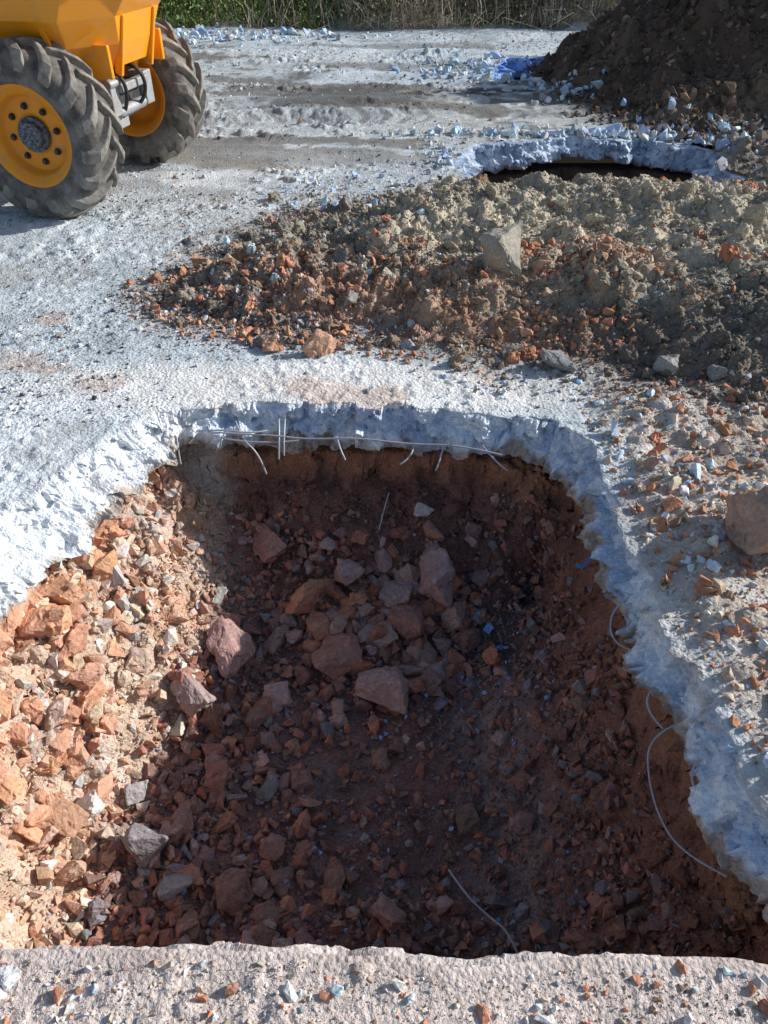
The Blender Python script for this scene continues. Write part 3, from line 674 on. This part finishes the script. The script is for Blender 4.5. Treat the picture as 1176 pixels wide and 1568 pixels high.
a=RNG.normal(size=(n,3));a/=np.linalg.norm(a,axis=1)[:,None];b=np.cross(a,RNG.normal(size=(n,3)));b/=np.linalg.norm(b,axis=1)[:,None]
s=RNG.uniform(.012,.03,(n,1));P=np.stack([x,y,z],1)
V=np.stack([P-a*s,P+b*s*.6,P+a*s,P-b*s*.6],1).reshape(-1,3);Fq=np.arange(n*4).reshape(n,4)
gc=np.where((cx[ci]<-.6)[:,None],pal(n,[(.15,.23,.05),(.22,.30,.08)],[1,1],v=.35),pal(n,[(.22,.18,.11),(.13,.15,.06),(.32,.25,.16)],[2,1,2],v=.35))
make_mesh('bramble_leaves',V,Fq,M_leaf,np.repeat(gc,4,0),smooth=False)

# ------------------------------------------------------------------ site dumper
D=bpy.data.objects.new('site_dumper',None);scene.collection.objects.link(D)
D.location=(-1.83,5.38,0);D.rotation_euler=(0,0,math.radians(-13.6));D.scale=(.94,.94,.94)
M_or=simple('orange_paint',(.88,.34,.010),.34,0,.5,.25,(.42,.28,.15),5,.05,.3)
M_tyre=simple('dusty_rubber',(.05,.048,.047),.85,0,.3,.75,(.26,.24,.22),7,.6)
M_lug=simple('dusty_lug_rubber',(.09,.085,.08),.85,0,.3,.85,(.38,.35,.31),9,.6)
M_rim=simple('orange_wheel_paint',(.84,.31,.015),.5,0,.4,.35,(.42,.28,.17),9,.1)
M_met=simple('grey_steel',(.40,.41,.43),.55,.4,.5,.5,(.28,.25,.2),10,.3)
M_blk=simple('black_parts',(.03,.03,.032),.6,0,.4,.4,(.16,.14,.12),10,.2)
M_hub=simple('muddy_hub',(.04,.042,.055),.7,.1,.4,.6,(.30,.33,.38),60,.8)
def link(me,name,mats,smooth=False,bev=0,parent=D):
    for m in mats: me.materials.append(m)
    ob=bpy.data.objects.new(name,me);scene.collection.objects.link(ob);ob.parent=parent
    if bev:
        b=ob.modifiers.new('b','BEVEL');b.width=bev;b.segments=3;b.limit_method='ANGLE';b.angle_limit=.5
    return ob
def box(bm,c,s,rot=None):
    M=Matrix.Translation(c)@(rot.to_4x4() if rot else Matrix())@Matrix.Diagonal((*s,1))
    return bmesh.ops.create_cube(bm,size=1,matrix=M)
def cyl(bm,c,r,h,axis='Y',seg=24,r2=None):
    R={'Y':Matrix.Rotation(math.pi/2,4,'X'),'X':Matrix.Rotation(math.pi/2,4,'Y'),'Z':Matrix()}[axis]
    return bmesh.ops.create_cone(bm,cap_ends=True,segments=seg,radius1=r,radius2=r if r2 is None else r2,depth=h,matrix=Matrix.Translation(c)@R)
def revolve(prof,seg,closed):
    V=[];P=np.array(prof);m=len(P)
    for i in range(seg):
        a=2*math.pi*i/seg
        V.append(np.stack([P[:,0]*math.cos(a),P[:,1],P[:,0]*math.sin(a)],1))
    V=np.concatenate(V);i=np.arange(seg*m).reshape(seg,m);j=np.roll(i,-1,0)
    if closed: k=np.roll(i,-1,1);l=np.roll(j,-1,1)
    else: k=i[:,1:];l=j[:,1:];i=i[:,:-1];j=j[:,:-1]
    return V,np.stack([i,j,l,k],-1).reshape(-1,4)
RT=.455
tyre_prof=[(.265,-.12),(.28,-.145),(.32,-.162),(.37,-.168),(.41,-.160),(.435,-.140),(.448,-.11),(RT,-.05),(RT+.002,0),(RT,.05),(.448,.11),(.435,.140),(.41,.160),(.37,.168),(.32,.162),(.28,.145),(.265,.12)]
def wheel(x,y,sgn):
    W=bpy.data.objects.new('wheel',None);scene.collection.objects.link(W);W.parent=D;W.location=(x,y,.49)
    W.rotation_euler=(0,random.uniform(0,1),0 if sgn<0 else math.pi)
    V,Fq=revolve(tyre_prof,96,True);make_mesh('tyre',V,Fq,M_tyre,smooth=True,parent=W)
    Vs=[];Fs=[];b=0;NL=16
    for side in (-1,1):
        for i in range(NL):
            a0=2*math.pi*(i+(.5 if side>0 else 0))/NL
            st=[(-.012,.452,.042,.034),(.03,.455,.044,.040),(.07,.452,.044,.049),(.11,.447,.044,.060),(.145,.432,.041,.070),(.163,.405,.026,.068),(.168,.375,.006,.056)]
            ring=[]
            for k,(yy,rb,hh,wd) in enumerate(st):
                t=yy/.155;a=a0-.36*t
                tw=wd/rb*.5
                top=rb+hh if k<5 else rb+hh*.6
                oy=0 if k<5 else hh*.7
                for aa,rr,o in ((a-tw*1.25,rb-.012,0),(a-tw*.85,top,oy),(a+tw*.85,top,oy),(a+tw*1.25,rb-.012,0)):
                    ring.append((rr*math.cos(aa),side*(yy+o),rr*math.sin(aa)))
            Vs+=ring;n=len(st)
            for k in range(n-1):
                for q in range(3):
                    p=b+k*4+q;Fs.append((p,p+1,p+5,p+4))
            Fs.append((b,b+3,b+2,b+1));Fs.append((b+4*(n-1),b+4*n-3,b+4*n-2,b+4*n-1));b+=4*n
    lo=make_mesh('tyre_lugs',np.array(Vs),np.array(Fs),M_lug,smooth=False,parent=W)
    bv=lo.modifiers.new('b','BEVEL');bv.width=.006;bv.segments=2
    rp=[(.0,-.055),(.10,-.055),(.11,-.06),(.125,-.062),(.16,-.058),(.20,-.050),(.212,-.06),(.222,-.10),(.235,-.118),(.262,-.128),(.283,-.150),(.288,-.146),(.27,-.10),(.262,0),(.27,.10),(.288,.146),(.283,.15),(.262,.125),(.23,.11),(.215,.02),(.15,.0),(0,.0)]
    V,Fq=revolve(rp,64,False);make_mesh('rim',V,Fq,M_rim,smooth=True,parent=W)
    bm=bmesh.new();cyl(bm,(0,-.065,0),.10,.05,seg=32);cyl(bm,(0,-.10,0),.075,.04,seg=32)
    me=bpy.data.meshes.new('hub');bm.to_mesh(me);bm.free();link(me,'hub',[M_hub],bev=.006,parent=W)
    bm=bmesh.new()
    for i in range(8):
        a=2*math.pi*i/8;cyl(bm,(.155*math.cos(a),-.068,.155*math.sin(a)),.014,.03,seg=6)
        cyl(bm,(.155*math.cos(a),-.063,.155*math.sin(a)),.020,.012,seg=16)
    me=bpy.data.meshes.new('wheel_nuts');bm.to_mesh(me);bm.free();link(me,'wheel_nuts',[M_blk],parent=W)
for x in (0,-1.95):
    wheel(x,-.62,-1);wheel(x,.62,1)
bm=bmesh.new()
lev=[(.78,[(-.80,-.36),(.12,-.38),(.36,-.18),(.36,.18),(.12,.38),(-.80,.36)]),
     (.91,[(-.92,-.47),(.20,-.47),(.41,-.22),(.41,.22),(.20,.47),(-.92,.47)]),
     (1.06,[(-1.0,-.60),(.26,-.60),(.45,-.28),(.45,.28),(.26,.60),(-1.0,.60)]),
     (1.45,[(-1.12,-.70),(.50,-.70),(.80,-.34),(.80,.34),(.50,.70),(-1.12,.70)])]
rings=[[bm.verts.new((x,y,z)) for x,y in p] for z,p in lev]
for a,b in zip(rings,rings[1:]):
    for i in range(6): bm.faces.new([a[i],a[(i+1)%6],b[(i+1)%6],b[i]])
bm.faces.new(rings[0][::-1])
me=bpy.data.meshes.new('skip');bm.to_mesh(me);bm.free();o=link(me,'skip',[M_or])
s=o.modifiers.new('s','SOLIDIFY');s.thickness=.012;s.offset=-1
b=o.modifiers.new('b','BEVEL');b.width=.018;b.segments=3;b.limit_method='ANGLE'
bm=bmesh.new()
for sy in (-1,1):
    for xx in (.13,-.35,-.8):
        box(bm,(xx,sy*.535,1.0),(.035,.05,.70),Matrix.Rotation(sy*-.38,3,'X'))
    box(bm,(-.31,sy*.715,1.46),(1.66,.05,.06))
    box(bm,(.27,sy*.34,.83),(.26,.03,.18))
    box(bm,(.40,sy*.20,.90),(.05,.03,.34),Matrix.Rotation(.25,3,'Y'))
box(bm,(.81,0,1.46),(.05,.72,.06));box(bm,(-1.13,0,1.46),(.05,1.4,.06))
me=bpy.data.meshes.new('skip_ribs');bm.to_mesh(me);bm.free();link(me,'skip_ribs',[M_or],bev=.008)
bm=bmesh.new()
box(bm,(-.35,0,.58),(1.15,.34,.16));box(bm,(-1.45,0,.62),(1.3,.5,.2));box(bm,(.24,0,.60),(.10,.42,.10))
cyl(bm,(-.72,0,.6),.09,.34,'Z')
me=bpy.data.meshes.new('chassis');bm.to_mesh(me);bm.free();link(me,'chassis',[M_blk],bev=.01)
bm=bmesh.new()
for ax in (0,-1.95):
    cyl(bm,(ax,0,.49),.075,1.06,'Y');cyl(bm,(ax,0,.49),.16,.26,'Y');cyl(bm,(ax,-.42,.49),.13,.12,'Y');cyl(bm,(ax,.42,.49),.13,.12,'Y')
box(bm,(.27,-.24,.62),(.12,.10,.22));box(bm,(.27,.20,.60),(.12,.10,.20));box(bm,(.22,-.12,.46),(.10,.18,.10));box(bm,(.33,-.02,.66),(.05,.36,.05))
box(bm,(.25,-.30,.50),(.06,.05,.20));cyl(bm,(.29,-.02,.52),.035,.34,'Y');cyl(bm,(.33,-.24,.70),.025,.16,'Y')
me=bpy.data.meshes.new('axle_and_pivot');bm.to_mesh(me);bm.free();link(me,'axle_and_pivot',[M_met],bev=.008)
cu=bpy.data.curves.new('hydraulic_hoses','CURVE');cu.dimensions='3D';cu.bevel_depth=.012
for P in ([(.1,-.2,.72),(.34,-.22,.80),(.40,-.18,.62),(.28,-.12,.48)],[(.1,.05,.74),(.36,.0,.80),(.42,.04,.60),(.28,.08,.50)],[(.2,-.34,.70),(.30,-.36,.58),(.2,-.33,.46)]):
    sp=cu.splines.new('NURBS');sp.points.add(len(P)-1);sp.order_u=3;sp.use_endpoint_u=True
    for q,p in zip(sp.points,P): q.co=(*p,1)
ho=bpy.data.objects.new('hydraulic_hoses',cu);scene.collection.objects.link(ho);ho.parent=D;cu.materials.append(M_blk)
bm=bmesh.new();box(bm,(-2.05,0,.98),(1.0,.70,.55));box(bm,(-1.4,0,.78),(.4,.8,.1))
for sy in (-1,1): box(bm,(-1.95,sy*.6,1.08),(1.05,.36,.035));box(bm,(-1.43,sy*.6,.93),(.035,.36,.32))
me=bpy.data.meshes.new('engine_cover');bm.to_mesh(me);bm.free();link(me,'engine_cover',[M_or],bev=.03)
bm=bmesh.new();box(bm,(-1.72,0,1.32),(.42,.46,.12));box(bm,(-1.93,0,1.55),(.10,.44,.42))
box(bm,(-1.25,0,1.12),(.1,.3,.5))
bmesh.ops.create_cone(bm,cap_ends=True,segments=28,radius1=.17,radius2=.17,depth=.03,matrix=Matrix.Translation((-1.33,0,1.42))@Matrix.Rotation(.5,4,'Y'))
for sy in (-1,1): cyl(bm,(-2.1,sy*.40,1.75),.03,1.3,'Z')
cyl(bm,(-2.1,0,2.4),.03,.86,'Y')
me=bpy.data.meshes.new('seat_and_rollbar');bm.to_mesh(me);bm.free();link(me,'seat_and_rollbar',[M_blk],bev=.012)

# ------------------------------------------------------------------ light, world, camera
EL=math.radians(26);sd=Vector((.96,.27,0)).normalized()*math.cos(EL)+Vector((0,0,math.sin(EL)))
sun=bpy.data.lights.new('sun','SUN');sun.energy=5.0;sun.angle=math.radians(.5);sun.color=(1,.985,.95)
so=bpy.data.objects.new('sun',sun);scene.collection.objects.link(so);so.rotation_euler=sd.to_track_quat('Z','Y').to_euler()
w=bpy.data.worlds.new('World');scene.world=w;w.use_nodes=True;nt=w.node_tree
sk=nt.nodes.new('ShaderNodeTexSky');sk.sky_type='NISHITA';sk.sun_disc=False;sk.sun_elevation=EL
sk.sun_rotation=math.atan2(sd.x,sd.y)
nt.links.new(sk.outputs[0],nt.nodes['Background'].inputs[0]);nt.nodes['Background'].inputs[1].default_value=.12
cam=bpy.data.cameras.new('camera');co=bpy.data.objects.new('camera',cam);scene.collection.objects.link(co)
cam.sensor_fit='VERTICAL';cam.sensor_height=36;cam.lens=27.2;cam.clip_end=600;cam.clip_start=.05
co.location=(0,0,1.6);co.rotation_euler=(math.radians(90-39.5),0,0)
scene.camera=co
scene.view_settings.view_transform='Standard';scene.view_settings.look='None';scene.view_settings.exposure=0
